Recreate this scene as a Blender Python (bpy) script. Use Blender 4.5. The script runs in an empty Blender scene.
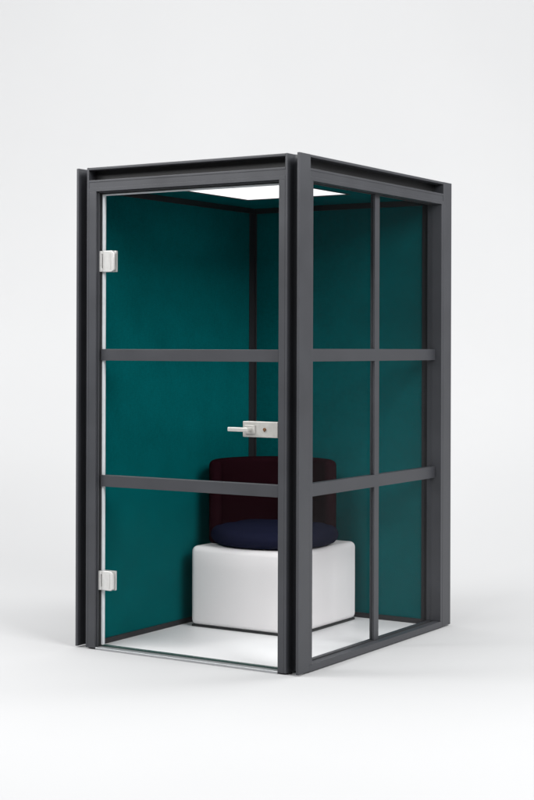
import bpy, bmesh, math
from mathutils import Vector, Matrix
R = math.radians
S = bpy.context.scene
COL = S.collection

# ------------------------------------------------------------------ materials
def mat(name, color, rough=.5, metal=0.0, spec=.5):
    m = bpy.data.materials.new(name); m.use_nodes = True
    b = m.node_tree.nodes['Principled BSDF']
    b.inputs['Base Color'].default_value = (*color, 1)
    b.inputs['Roughness'].default_value = rough
    b.inputs['Metallic'].default_value = metal
    b.inputs['Specular IOR Level'].default_value = spec
    return m, m.node_tree, b

def vary(nt, b, color, scale, amt, bump=0.0, bscale=None, detail=4, dist=.001, rough=None):
    """object-space noise on the base colour, a finer one as bump"""
    N, L = nt.nodes, nt.links
    tc = N.new('ShaderNodeTexCoord')
    n = N.new('ShaderNodeTexNoise'); n.inputs['Scale'].default_value = scale; n.inputs['Detail'].default_value = detail
    L.new(tc.outputs['Object'], n.inputs['Vector'])
    r = N.new('ShaderNodeValToRGB')
    r.color_ramp.elements[0].position = .3; r.color_ramp.elements[1].position = .7
    r.color_ramp.elements[0].color = (*[c*(1-amt) for c in color], 1)
    r.color_ramp.elements[1].color = (*[min(1, c*(1+amt)) for c in color], 1)
    L.new(n.outputs['Fac'], r.inputs['Fac']); L.new(r.outputs['Color'], b.inputs['Base Color'])
    if rough:
        mr = N.new('ShaderNodeMapRange'); mr.inputs['To Min'].default_value = rough[0]; mr.inputs['To Max'].default_value = rough[1]
        L.new(n.outputs['Fac'], mr.inputs['Value']); L.new(mr.outputs['Result'], b.inputs['Roughness'])
    if bump:
        n2 = N.new('ShaderNodeTexNoise'); n2.inputs['Scale'].default_value = bscale; n2.inputs['Detail'].default_value = 3
        L.new(tc.outputs['Object'], n2.inputs['Vector'])
        bp = N.new('ShaderNodeBump'); bp.inputs['Strength'].default_value = bump; bp.inputs['Distance'].default_value = dist
        L.new(n2.outputs['Fac'], bp.inputs['Height']); L.new(bp.outputs['Normal'], b.inputs['Normal'])

def vmat(name, color, rough, scale, amt, bump=0, bscale=400, metal=0, spec=.5, dist=.001, rr=None):
    m, nt, b = mat(name, color, rough, metal, spec)
    vary(nt, b, color, scale, amt, bump, bscale, dist=dist, rough=rr)
    return m, nt, b

M = {}
M['backdrop'] = vmat('white_backdrop_paper', (.440, .442, .446), .9, .6, .012, .05, 60, spec=.1)[0]
M['frame'] = vmat('graphite_powder_coat', (.040, .0415, .0475), .40, 6, .09, .12, 900, spec=.5, dist=.0004, rr=(.36, .48))[0]
M['groove'] = vmat('black_anodised_channel', (.008, .008, .009), .5, 8, .1, .1, 700, spec=.4)[0]
M['trim'] = vmat('charcoal_inner_trim', (.013, .013, .015), .55, 8, .08, .1, 700, spec=.4)[0]
M['floor'] = vmat('white_floor_laminate', (.74, .742, .748), .45, 3, .01, .05, 300, spec=.35)[0]
M['steel'] = vmat('brushed_steel', (.62, .615, .60), .30, 60, .05, .05, 500, metal=.3)[0]
M['threshold'] = vmat('satin_aluminium_threshold', (.42, .43, .44), .4, 40, .06, metal=.6)[0]
M['nickel'] = vmat('satin_nickel', (.50, .49, .465), .36, 60, .06, .05, 500, metal=.35)[0]
M['brass'] = vmat('brass_keyway', (.20, .10, .05), .4, 40, .1, metal=.6)[0]
M['seal'] = vmat('clear_silicone_seal', (.66, .69, .71), .35, 30, .05)[0]
M['gasket'] = vmat('black_rubber_gasket', (.015, .016, .017), .6, 30, .1)[0]
M['glass_edge'] = vmat('green_glass_edge', (.012, .045, .038), .2, 30, .1)[0]
M['leather'] = vmat('white_leatherette', (.85, .828, .832), .5, 5, .015, .18, 260, spec=.35, dist=.0006)[0]
M['outer'] = vmat('graphite_outer_panel', (.06, .06, .066), .5, 5, .05, .1, 500)[0]

def fabric(name, color, weave, amt=.14, sheen=.15, bump=.22):
    m, nt, b = mat(name, color, .95, 0, .0)
    N, L = nt.nodes, nt.links
    tc = N.new('ShaderNodeTexCoord')
    big = N.new('ShaderNodeTexNoise'); big.inputs['Scale'].default_value = 7; big.inputs['Detail'].default_value = 6
    fine = N.new('ShaderNodeTexNoise'); fine.inputs['Scale'].default_value = weave; fine.inputs['Detail'].default_value = 3
    L.new(tc.outputs['Object'], big.inputs['Vector'])
    # warp and weft: the same noise drawn out along each thread direction
    mp = N.new('ShaderNodeMapping'); mp.inputs['Scale'].default_value = (1, 1, .16)
    mq = N.new('ShaderNodeMapping'); mq.inputs['Scale'].default_value = (.16, .16, 1)
    weft = N.new('ShaderNodeTexNoise'); weft.inputs['Scale'].default_value = weave; weft.inputs['Detail'].default_value = 3
    L.new(tc.outputs['Object'], mp.inputs['Vector']); L.new(tc.outputs['Object'], mq.inputs['Vector'])
    L.new(mp.outputs['Vector'], fine.inputs['Vector']); L.new(mq.outputs['Vector'], weft.inputs['Vector'])
    av = N.new('ShaderNodeMath'); av.operation = 'ADD'; hv = N.new('ShaderNodeMath'); hv.operation = 'MULTIPLY'; hv.inputs[1].default_value = .5
    L.new(fine.outputs['Fac'], av.inputs[0]); L.new(weft.outputs['Fac'], av.inputs[1]); L.new(av.outputs[0], hv.inputs[0])
    mul = N.new('ShaderNodeMath'); mul.operation = 'MULTIPLY_ADD'
    L.new(hv.outputs[0], mul.inputs[0]); mul.inputs[1].default_value = .75
    sc = N.new('ShaderNodeMath'); sc.operation = 'MULTIPLY'; sc.inputs[1].default_value = .25
    L.new(big.outputs['Fac'], sc.inputs[0]); L.new(sc.outputs[0], mul.inputs[2])
    r = N.new('ShaderNodeValToRGB'); r.color_ramp.elements[0].position = .38; r.color_ramp.elements[1].position = .62
    r.color_ramp.elements[0].color = (*[c*(1-amt) for c in color], 1)
    r.color_ramp.elements[1].color = (*[c*(1+amt) for c in color], 1)
    L.new(mul.outputs[0], r.inputs['Fac']); L.new(r.outputs['Color'], b.inputs['Base Color'])
    b.inputs['Sheen Weight'].default_value = sheen; b.inputs['Sheen Roughness'].default_value = .5
    bp = N.new('ShaderNodeBump'); bp.inputs['Strength'].default_value = bump; bp.inputs['Distance'].default_value = .001
    L.new(hv.outputs[0], bp.inputs['Height']); L.new(bp.outputs['Normal'], b.inputs['Normal'])
    return m
TEAL = (.0008, .084, .090)
M['felt'] = fabric('teal_acoustic_felt', TEAL, 260, amt=.15, sheen=0)
M['burgundy'] = fabric('burgundy_upholstery', (.0120, .0032, .0050), 380, sheen=0)
M['navy'] = fabric('navy_upholstery', (.0088, .0102, .025), 380, sheen=0)

def glass(name, tint, f0, f90):
    """thin pane: clear transmission plus a Schlick reflection (same from both sides of each face)"""
    m = bpy.data.materials.new(name); m.use_nodes = True
    N, L = m.node_tree.nodes, m.node_tree.links
    N.remove(N['Principled BSDF'])
    t = N.new('ShaderNodeBsdfTransparent'); t.inputs['Color'].default_value = (*tint, 1)
    g = N.new('ShaderNodeBsdfGlossy'); g.inputs['Roughness'].default_value = .01
    lw = N.new('ShaderNodeLayerWeight'); lw.inputs['Blend'].default_value = .5
    pw = N.new('ShaderNodeMath'); pw.operation = 'POWER'; pw.inputs[1].default_value = 5
    ml = N.new('ShaderNodeMath'); ml.operation = 'MULTIPLY_ADD'; ml.inputs[1].default_value = f90-f0; ml.inputs[2].default_value = f0
    mx = N.new('ShaderNodeMixShader')
    L.new(lw.outputs['Facing'], pw.inputs[0]); L.new(pw.outputs[0], ml.inputs[0]); L.new(ml.outputs[0], mx.inputs[0])
    L.new(t.outputs[0], mx.inputs[1]); L.new(g.outputs[0], mx.inputs[2])
    L.new(mx.outputs[0], N['Material Output'].inputs['Surface'])
    return m
M['glass'] = glass('clear_door_glass', (.997, .996, .996), .0015, .4)
M['glass_side'] = glass('clear_window_glass', (.925, .926, .928), .005, .14)
m, nt, b = mat('light_diffuser', (.9, .9, .9), .5)
b.inputs['Emission Color'].default_value = (1, 1, .99, 1); b.inputs['Emission Strength'].default_value = 1.0
M['lamp'] = m

# ------------------------------------------------------------------ helpers
def box(bm, x0, x1, y0, y1, z0, z1, bev=.0015, seg=2):
    tmp = bmesh.new()
    bmesh.ops.create_cube(tmp, size=1)
    for v in tmp.verts:
        v.co = Vector(((x0+x1)/2+v.co.x*(x1-x0), (y0+y1)/2+v.co.y*(y1-y0), (z0+z1)/2+v.co.z*(z1-z0)))
    if bev:
        bev = min(bev, .45*min(x1-x0, y1-y0, z1-z0))
        bmesh.ops.bevel(tmp, geom=tmp.edges[:], offset=bev, segments=seg, profile=.5, affect='EDGES')
    merge(bm, tmp)

def merge(bm, tmp):
    me = bpy.data.meshes.new('tmp'); tmp.to_mesh(me); tmp.free()
    bm.from_mesh(me); bpy.data.meshes.remove(me)

def prism(bm, pts, z0, z1, bev=.0015, smooth_from=None):
    tmp = bmesh.new()
    lo = [tmp.verts.new((x, y, z0)) for x, y in pts]
    f = tmp.faces.new(lo)
    ex = bmesh.ops.extrude_face_region(tmp, geom=[f])
    for v in ex['geom']:
        if isinstance(v, bmesh.types.BMVert): v.co.z = z1
    bmesh.ops.recalc_face_normals(tmp, faces=tmp.faces[:])
    if bev:
        es = [e for e in tmp.edges if len(e.link_faces) == 2 and e.calc_face_angle(0) > R(50)]
        bmesh.ops.bevel(tmp, geom=es, offset=bev, segments=2, profile=.5, affect='EDGES')
    merge(bm, tmp)

def cyl(bm, c, r, h, axis='Z', n=28, bev=.001):
    tmp = bmesh.new()
    bmesh.ops.create_cone(tmp, cap_ends=True, segments=n, radius1=r, radius2=r, depth=h)
    if bev:
        es = [e for e in tmp.edges if e.calc_face_angle(0) > R(50)]
        bmesh.ops.bevel(tmp, geom=es, offset=bev, segments=2, profile=.5, affect='EDGES')
    rot = Matrix.Rotation(R(90), 4, 'X') if axis == 'Y' else (Matrix.Rotation(R(90), 4, 'Y') if axis == 'X' else Matrix())
    bmesh.ops.transform(tmp, matrix=Matrix.Translation(c) @ rot, verts=tmp.verts[:])
    merge(bm, tmp)

def obj(name, bm, m, parent=None, origin=(0, 0, 0), smooth=True, wn=True):
    """ONE mesh object from a bmesh given in world coordinates"""
    me = bpy.data.meshes.new(name)
    bmesh.ops.translate(bm, verts=bm.verts[:], vec=-Vector(origin))
    bm.to_mesh(me); bm.free()
    if smooth:
        for p in me.polygons: p.use_smooth = True
    me.materials.append(m)
    o = bpy.data.objects.new(name, me); COL.objects.link(o)
    if smooth and wn:
        w = o.modifiers.new('normals', 'WEIGHTED_NORMAL'); w.keep_sharp = True; w.weight = 80
    if parent: o.parent = parent
    else: o.location = origin
    return o

def thing(name, label, cat, loc):
    o = bpy.data.objects.new(name, None); COL.objects.link(o)
    o.location = loc; o.empty_display_size = .2
    o['label'] = label; o['category'] = cat
    return o

# ------------------------------------------------------------------ the camera, measured off the photograph
YAW, ROLL = .56323500815626, .0031181543262
CAM = Vector((3.46666, -5.74835, 1.40784))
fw = Vector((-math.sin(YAW), math.cos(YAW), 0)); rt = Vector((math.cos(YAW), math.sin(YAW), 0)); up = Vector((0, 0, 1))
r3 = rt*math.cos(ROLL)+up*math.sin(ROLL); u3 = -rt*math.sin(ROLL)+up*math.cos(ROLL)
cd = bpy.data.cameras.new('camera'); cam = bpy.data.objects.new('camera', cd); COL.objects.link(cam)
mw = Matrix((r3, u3, -fw)).transposed().to_4x4(); mw.translation = CAM
cam.matrix_world = mw
cd.sensor_width = 36; cd.lens = 1566.084/800*36
cd.shift_y = -(400-348.306)/800
cd.clip_start = .05; cd.clip_end = 200
S.camera = cam

# ------------------------------------------------------------------ setting: one seamless white sweep
bm = bmesh.new()
prof = [(-9.0, 0.0), (-2, 0), (2, 0), (6, 0), (9.0, 0.0)]
Rad, y0 = 4.2, 9.0
for k in range(1, 25):
    a = R(90)*k/24
    prof.append((y0+Rad*math.sin(a), Rad*(1-math.cos(a))))
prof.append((y0+Rad, 6.5))
HW = 12
prev = None
base = Vector((CAM.x, CAM.y, 0))
for d, z in prof:
    row = [bm.verts.new(base+fw*d+rt*s+up*z) for s in (-HW, -HW/2, 0, HW/2, HW)]
    if prev:
        for i in range(4): bm.faces.new((prev[i], prev[i+1], row[i+1], row[i]))
    prev = row
bd = obj('backdrop', bm, M['backdrop'], wn=False)
bd['kind'] = 'structure'

# ------------------------------------------------------------------ the booth
W, D, H = 1.2256, 1.5006, 2.25
B = (-W/2, D/2, 0)
booth = thing('phone_booth', 'graphite framed acoustic booth with teal felt walls, hinged glass door and glazed side window', 'phone booth', B)
def part(name, bm, m, parent=booth, **k): return obj(name, bm, m, parent, B, **k)

# corner posts: aluminium profile with an open rounded groove towards the front (or the back)
def post_pts(sx, sy):
    fl, fi, wing, dp = .0735, .062, .013, .0935
    P = [(0, 0), (0, dp), (-fl, dp), (-fl, 0), (-fi, 0), (-fi, .050)]
    for k in range(1, 8):
        a = math.pi*k/8
        P.append((-(fi+wing)/2-(fi-wing)/2*math.cos(a), .050+.028*math.sin(a)))
    P += [(-wing, .050), (-wing, 0)]
    cx, cy = (0, -W)[sx], (0, D)[sy]
    return [(cx+(x if sx == 0 else -x), cy+(y if sy == 0 else -y)) for x, y in P]
for sx in (0, 1):
    for sy in (0, 1):
        bm = bmesh.new(); prism(bm, post_pts(sx, sy), .006, H, .0018)
        p = part('post', bm, M['frame'])
        bm = bmesh.new()
        cyl(bm, ((-.066 if sx == 0 else -W+.066), (.035 if sy == 0 else D-.035), .0035), .013, .007, bev=.001)
        part('foot', bm, M['gasket'], p)

# top rails: lip above an open dark cable channel above a fascia; one per side
def rail(name, a0, a1, side, zt=2.238, zm=2.190, zb=2.1365):
    bm = bmesh.new(); g = bmesh.new()
    def bb(t, lo, hi, d0, d1, z0, z1, bev=.0015):
        if side == 'front': box(t, lo, hi, d0, d1, z0, z1, bev)
        if side == 'back': box(t, lo, hi, D-d1, D-d0, z0, z1, bev)
        if side == 'right': box(t, -d1, -d0, lo, hi, z0, z1, bev)
        if side == 'left': box(t, -W+d0, -W+d1, lo, hi, z0, z1, bev)
    bb(bm, a0, a1, 0.0005, .06, zt, H-.0005)          # lip
    bb(bm, a0, a1, 0.0005, .078, zb, zb+.017, .001)    # fascia: two stepped ridges
    bb(bm, a0, a1, 0.0022, .076, zb+.017, zm-.010, .0005)
    bb(bm, a0, a1, 0.0005, .078, zm-.010, zm, .001)
    bb(g, a0, a1, .050, .0595, zm, zt, 0)              # bottom of the channel
    o = part(name, bm, M['frame'])
    part('cable_channel', g, M['groove'], o)
XL, XR = -W+.0735, -.0735
YN, YF = .0935, D-.0935
rail('top_rail', XL, XR, 'front'); rail('top_rail', XL, XR, 'back')
rail('top_rail', YN, YF, 'right'); rail('top_rail', YN, YF, 'left')

# roof
bm = bmesh.new(); box(bm, -W+.06, -.06, .06, D-.06, 2.2, 2.236); part('roof', bm, M['outer'])

# door frame (jambs flush with the posts, a stepped stop behind them)
bm = bmesh.new()
box(bm, XL, -1.109, .0006, .075, .006, 2.1365); box(bm, -.1055, XR, .0006, .075, .006, 2.1365)
df = part('door_frame', bm, M['frame'])
bm = bmesh.new()
box(bm, -1.109, -1.1035, .014, .022, .012, 2.1365, .001)
box(bm, -1.1035, -.1055, .012, .020, 2.1305, 2.1365, .001)
part('door_stop', bm, M['frame'], df)
bm = bmesh.new()
box(bm, -1.109, -1.1045, .030, .056, .012, 2.13, .001); box(bm, -1.1045, -.1055, .034, .056, 2.128, 2.1365, .001)
part('gasket', bm, M['gasket'], df)
bm = bmesh.new(); box(bm, -1.109, -.1055, .002, .07, .0, .011, .002); part('threshold', bm, M['threshold'])

# glass door
gy0, gy1 = .040, .050
bm = bmesh.new(); box(bm, -1.0985, -.122, gy0, gy1, .0175, 2.124, .0008)
door = part('door', bm, M['glass'])
door['label'] = 'frameless clear glass door with two dark bars'
bm = bmesh.new()
box(bm, -1.1015, -1.0890, gy0-.002, gy1+.001, .0175, 2.126, .001)
box(bm, -1.0890, -.122, gy0-.002, gy1+.001, 2.119, 2.126, .001)
part('edge_seal', bm, M['seal'], door)
bm = bmesh.new(); box(bm, -1.0985, -.122, gy0-.002, gy1+.001, .012, .0195, .001); part('bottom_edge', bm, M['glass_edge'], door)
for z0, z1 in ((1.3485, 1.402), (.760, .8135)):
    bm = bmesh.new()
    box(bm, -1.1, -.122, .028, gy0-.0003, z0, z1, .0015); box(bm, -1.1, -.122, gy1+.0003, .062, z0, z1, .0015)
    part('bar', bm, M['frame'], door)
for z0, z1 in ((1.762, 1.861), (.276, .3665)):
    bm = bmesh.new()
    box(bm, -1.1155, -1.0925, .020, .0385, z0+.001, z1-.001, .002)                 # wall leaf
    zc, zh = (z0+z1)/2, (z1-z0)/2
    # clamp plate with two cut corners on the free side
    pts = [(-1.0885, -zh), (-1.036, -zh), (-1.022, -zh+.012), (-1.022, zh-.012), (-1.036, zh), (-1.0885, zh)]
    tmp = bmesh.new(); prism(tmp, pts, 0, .014, .003)
    bmesh.ops.transform(tmp, matrix=Matrix(((1, 0, 0, 0), (0, 0, 1, .024), (0, 1, 0, zc), (0, 0, 0, 1))), verts=tmp.verts[:])
    bmesh.ops.recalc_face_normals(tmp, faces=tmp.faces[:]); merge(bm, tmp)
    box(bm, -1.099, -1.028, gy1, gy1+.012, z0, z1, .002)
    box(bm, -1.0930, -1.0880, .022, .0385, z1-.016, z1-.002, .001); box(bm, -1.0930, -1.0880, .022, .0385, z0+.002, z0+.016, .001)
    box(bm, -1.044, -1.0405, .0215, .0255, z0+.012, z1-.012, .0005)
    part('hinge', bm, M['steel'], door)
bm = bmesh.new(); box(bm, -.305, -.1235, .026, gy0-.0003, 1.018, 1.087, .003); box(bm, -.305, -.1235, gy1+.0003, .064, 1.018, 1.087, .003)
box(bm, -.292, -.238, .019, .0265, 1.033, 1.071, .002)
part('lock_plate', bm, M['nickel'], door)
bm = bmesh.new()
cyl(bm, (-.262, .003, 1.052), .010, .036, 'Y'); box(bm, -.355, -.250, -.022, -.008, 1.0425, 1.0615, .004, 3)
part('lever', bm, M['nickel'], door)
bm = bmesh.new(); cyl(bm, (-.190, .024, 1.053), .0075, .006, 'Y'); box(bm, -.1915, -.1885, .0195, .0225, 1.0415, 1.052, .001)
part('keyhole', bm, M['brass'], door)

# side window
bm = bmesh.new()
box(bm, -.080, -.0006, YN, .118, .034, 2.1365); box(bm, -.080, -.0006, 1.387, YF, .034, 2.1365)
box(bm, -.080, -.0003, YN, YF, .004, .034)
sw = part('side_window', bm, M['frame'])
gx0, gx1 = -.056, -.048
bm = bmesh.new(); box(bm, gx0, gx1, .116, 1.389, .032, 2.138, .0005); part('glass_pane', bm, M['glass_side'], sw)
bm = bmesh.new(); box(bm, gx1+.0003, -.036, .748, .794, .0345, 2.1360); box(bm, -.068, gx0-.0003, .762, .794, .0345, 2.1360)
part('mullion', bm, M['frame'], sw)
for z0, z1 in ((1.3505, 1.406), (.7575, .814)):
    bm = bmesh.new()
    for a, c in ((.1185, .7477), (.7943, 1.3866)):
        box(bm, gx1+.0003, -.0357, a, c, z0, z1, .001); box(bm, -.068, gx0-.0003, a, c, z0, z1, .001)
    box(bm, -.0358, -.0345, .1185, 1.3866, z0, z1, .0006)
    part('bar', bm, M['frame'], sw)
for z0, z1 in ((.034, .038), (2.132, 2.1365)):
    bm = bmesh.new(); box(bm, gx1+.0004, -.042, .1185, 1.3866, z0, z1, .001); part('gasket', bm, M['gasket'], sw)

# walls, ceiling, floor
LW, BW, CZ = -1.137, 1.410, 2.165
bm = bmesh.new(); box(bm, -W+.02, LW, .08, D-.06, .03, CZ, .002); lw = part('left_wall', bm, M['felt']); lw.name = 'felt_wall'
bm = bmesh.new()
box(bm, LW, LW+.008, .1, BW, .004, .034, .001)
box(bm, LW, LW+.006, .1, BW, 2.136, CZ, .001); box(bm, LW, LW+.006, 1.358, BW, .034, 2.136, .001)
part('trim', bm, M['trim'], lw)
bm = bmesh.new(); box(bm, -W+.016, -W+.0195, .0935, D-.0935, .006, 2.1365); part('outer_panel', bm, M['outer'], lw)
bm = bmesh.new(); box(bm, LW, -.080, BW, D-.025, .03, CZ, .002); bw = part('felt_wall', bm, M['felt'])
bm = bmesh.new()
box(bm, LW+.008, -.08, BW-.008, BW, .004, .034, .001); box(bm, LW+.006, -.08, BW-.006, BW, 2.136, CZ, .001)
box(bm, LW+.006, LW+.018, BW-.006, BW, .034, 2.136, .001); box(bm, -.118, -.08, BW-.006, BW, .034, 2.136, .001)
part('trim', bm, M['trim'], bw)
bm = bmesh.new(); box(bm, -W+.0735, -.0735, D-.02, D-.016, .006, 2.1365); part('outer_panel', bm, M['outer'], bw)

# ceiling with an opening for the light
lx0, lx1, ly0, ly1 = -.895, -.290, .40, .970
bm = bmesh.new()
box(bm, LW, lx0, .08, BW, CZ, CZ+.03, .001); box(bm, lx1, -.08, .08, BW, CZ, CZ+.03, .001)
box(bm, lx0, lx1, .08, ly0, CZ, CZ+.03, .001); box(bm, lx0, lx1, ly1, BW, CZ, CZ+.03, .001)
ce = part('ceiling', bm, M['felt'])
bm = bmesh.new(); t = .008
for a in ((lx0, lx0+t, ly0, ly1), (lx1-t, lx1, ly0, ly1), (lx0+t, lx1-t, ly0, ly0+t), (lx0+t, lx1-t, ly1-t, ly1)):
    box(bm, *a, CZ-.003, CZ+.012, .0008)
lf = part('light_frame', bm, M['trim'], ce)
bm = bmesh.new(); box(bm, lx0+t, lx1-t, ly0+t, ly1-t, CZ+.001, CZ+.010, 0); part('ceiling_light', bm, M['lamp'], ce)
bm = bmesh.new(); box(bm, LW, -.08, .071, BW, .002, .009, .001); part('floor_panel', bm, M['floor'])

# ------------------------------------------------------------------ the seat in the corner
px0, px1, py0, py1 = -1.066, -.459, .711, 1.345
pc = ((px0+px1)/2, (py0+py1)/2, .009)
pouf = thing('lounge_seat', 'white leatherette cube seat with curved burgundy backrest inside the booth', 'lounge seat', pc)
bm = bmesh.new(); box(bm, px0+.006, px1-.006, py0+.006, py1-.006, .009, .020, .002); obj('plinth', bm, M['gasket'], pouf, pc)
def puffed(bm, amount, c, h):
    for v in bm.verts:
        d = Vector(((v.co.x-c[0])/h[0], (v.co.y-c[1])/h[1], (v.co.z-c[2])/h[2]))
        w = [1-min(1, abs(t))**2 for t in d]
        if abs(d.x) > .93: v.co.x += amount*math.copysign(1, d.x)*w[1]*w[2]
        if abs(d.y) > .93: v.co.y += amount*math.copysign(1, d.y)*w[0]*w[2]
        if d.z > .9: v.co.z += amount*w[0]*w[1]
bm = bmesh.new(); box(bm, px0, px1, py0, py1, .0165, .413, .028, 6)
bmesh.ops.subdivide_edges(bm, edges=[e for e in bm.edges if e.calc_length() > .2], cuts=11, use_grid_fill=True)
puffed(bm, .006, (pc[0], pc[1], .2165), ((px1-px0)/2, (py1-py0)/2, .1965))
obj('seat_block', bm, M['leather'], pouf, pc)

# backrest: half ring, open towards the door
BC, RO, TH = Vector((-.770, 1.020)), .325, .065
bz0, bz1 = .412, .838
A0, A1, NS = 216, 30, 40
bm = bmesh.new(); rows = []
for k in range(NS+1):
    a = R(A0+(A1-A0)*k/NS)
    dx, dy = math.cos(a), math.sin(a)
    row = []
    for rr, z in ((RO, bz0), (RO, bz1), (RO-TH, bz1), (RO-TH, bz0)):
        # the back tapers gently and the top leans out a little
        row.append(bm.verts.new((BC.x+dx*rr, BC.y+dy*rr, z)))
    rows.append(row)
for a, b2 in zip(rows, rows[1:]):
    for i in range(4): bm.faces.new((a[i], a[(i+1) % 4], b2[(i+1) % 4], b2[i]))
bm.faces.new(rows[0]); bm.faces.new(rows[-1][::-1])
bmesh.ops.recalc_face_normals(bm, faces=bm.faces[:])
es = [e for e in bm.edges if e.calc_face_angle(0) > R(50)]
bmesh.ops.bevel(bm, geom=es, offset=.028, segments=6, profile=.5, affect='EDGES')
obj('backrest', bm, M['burgundy'], pouf, pc)

# round cushion lying on the seat, soft enough to follow the backrest
CC = Vector((-.750, 1.012)); CR = .312; ex = 2.35
def crad(a):
    c, s = abs(math.cos(a)), abs(math.sin(a))
    r = CR/(c**ex+s**ex)**(1/ex)
    p = CC+Vector((math.cos(a), math.sin(a)))*r
    q = p-BC
    ang = math.degrees(math.atan2(q.y, q.x)) % 360
    if 22 < ang < 224:
        lim = RO-TH-.004
        t = min(1, (ang-22)/14, (224-ang)/14)
        for _ in range(60):
            q = CC+Vector((math.cos(a), math.sin(a)))*r-BC
            if q.length <= lim+(1-t)*.12: break
            r -= .003
    return r
bm = bmesh.new(); NA = 96
cz0 = .4155; hgt = .098
sec = []
for k in range(0, 13):
    t = -90+180*k/12
    sec.append((1-.048*(1-math.cos(R(t)))/CR, hgt*.5+.5*hgt*math.sin(R(t))*.92))
loops = []
for fr, z in [(.55, .001), (.8, .002)]+[(s, z) for s, z in sec]+[(.75, hgt+.006), (.5, hgt+.012), (.25, hgt+.015), (.08, hgt+.016)]:
    lp = []
    for i in range(NA):
        a = 2*math.pi*i/NA
        r = crad(a)*fr*(1+.006*math.sin(3*a+1)+.005*math.sin(7*a+2)); z2 = z*(1+.035*math.sin(2*a+.6)*fr+.02*math.sin(5*a)*fr)
        lp.append(bm.verts.new((CC.x+math.cos(a)*r, CC.y+math.sin(a)*r, cz0+z2)))
    loops.append(lp)
for a, b2 in zip(loops, loops[1:]):
    for i in range(NA): bm.faces.new((a[i], a[(i+1) % NA], b2[(i+1) % NA], b2[i]))
bm.faces.new(loops[0][::-1]); bm.faces.new(loops[-1])
cu = obj('cushion', bm, M['navy'], None, (CC.x, CC.y, cz0), wn=False)
cu['label'] = 'round navy fabric cushion lying on the white cube seat'; cu['category'] = 'cushion'

# ------------------------------------------------------------------ light
w = bpy.data.worlds.new('World'); S.world = w; w.use_nodes = True
w.node_tree.nodes['Background'].inputs['Color'].default_value = (.97, .985, 1, 1)
w.node_tree.nodes['Background'].inputs['Strength'].default_value = .09
def area(name, loc, target, sx, sy, power, color=(1, 1, 1)):
    l = bpy.data.lights.new(name, 'AREA'); l.shape = 'RECTANGLE'; l.size = sx; l.size_y = sy; l.energy = power; l.color = color
    o = bpy.data.objects.new(name, l); COL.objects.link(o); o.location = loc
    o.rotation_euler = (Vector(target)-Vector(loc)).to_track_quat('-Z', 'Y').to_euler()
    return o
def P(f, s, z): return tuple(base+fw*f+rt*s+up*z)
area('softbox', (5.8, -1.0, 5.2), (-.6, .8, 1.3), 4.4, 3.4, 690)            # key, high on the right
area('softbox', (-1.3, -4.3, 4.8), (-.6, 1.2, 1.9), 4.5, 1.8, 245)          # in front of the door
area('softbox', P(8.9, .2, 7.4), P(10.0, .2, 0), 9, 2.6, 520)               # behind, for the sweep
area('softbox', P(6.8, -5.2, 4.6), P(9.4, -1.6, 0), 2.5, 2.0, 285)          # left, opens up the shadow beside the booth
area('softbox', P(9.0, 5.2, 4.6), P(9.8, 1.6, 0), 2.5, 2.0, 100)             # right, the same

S.view_settings.view_transform = 'Standard'; S.view_settings.look = 'None'
S.view_settings.exposure = 0; S.view_settings.gamma = 1
S.render.engine = 'CYCLES'
S.cycles.max_bounces = 12; S.cycles.transparent_max_bounces = 16
S.cycles.caustics_reflective = False; S.cycles.caustics_refractive = False
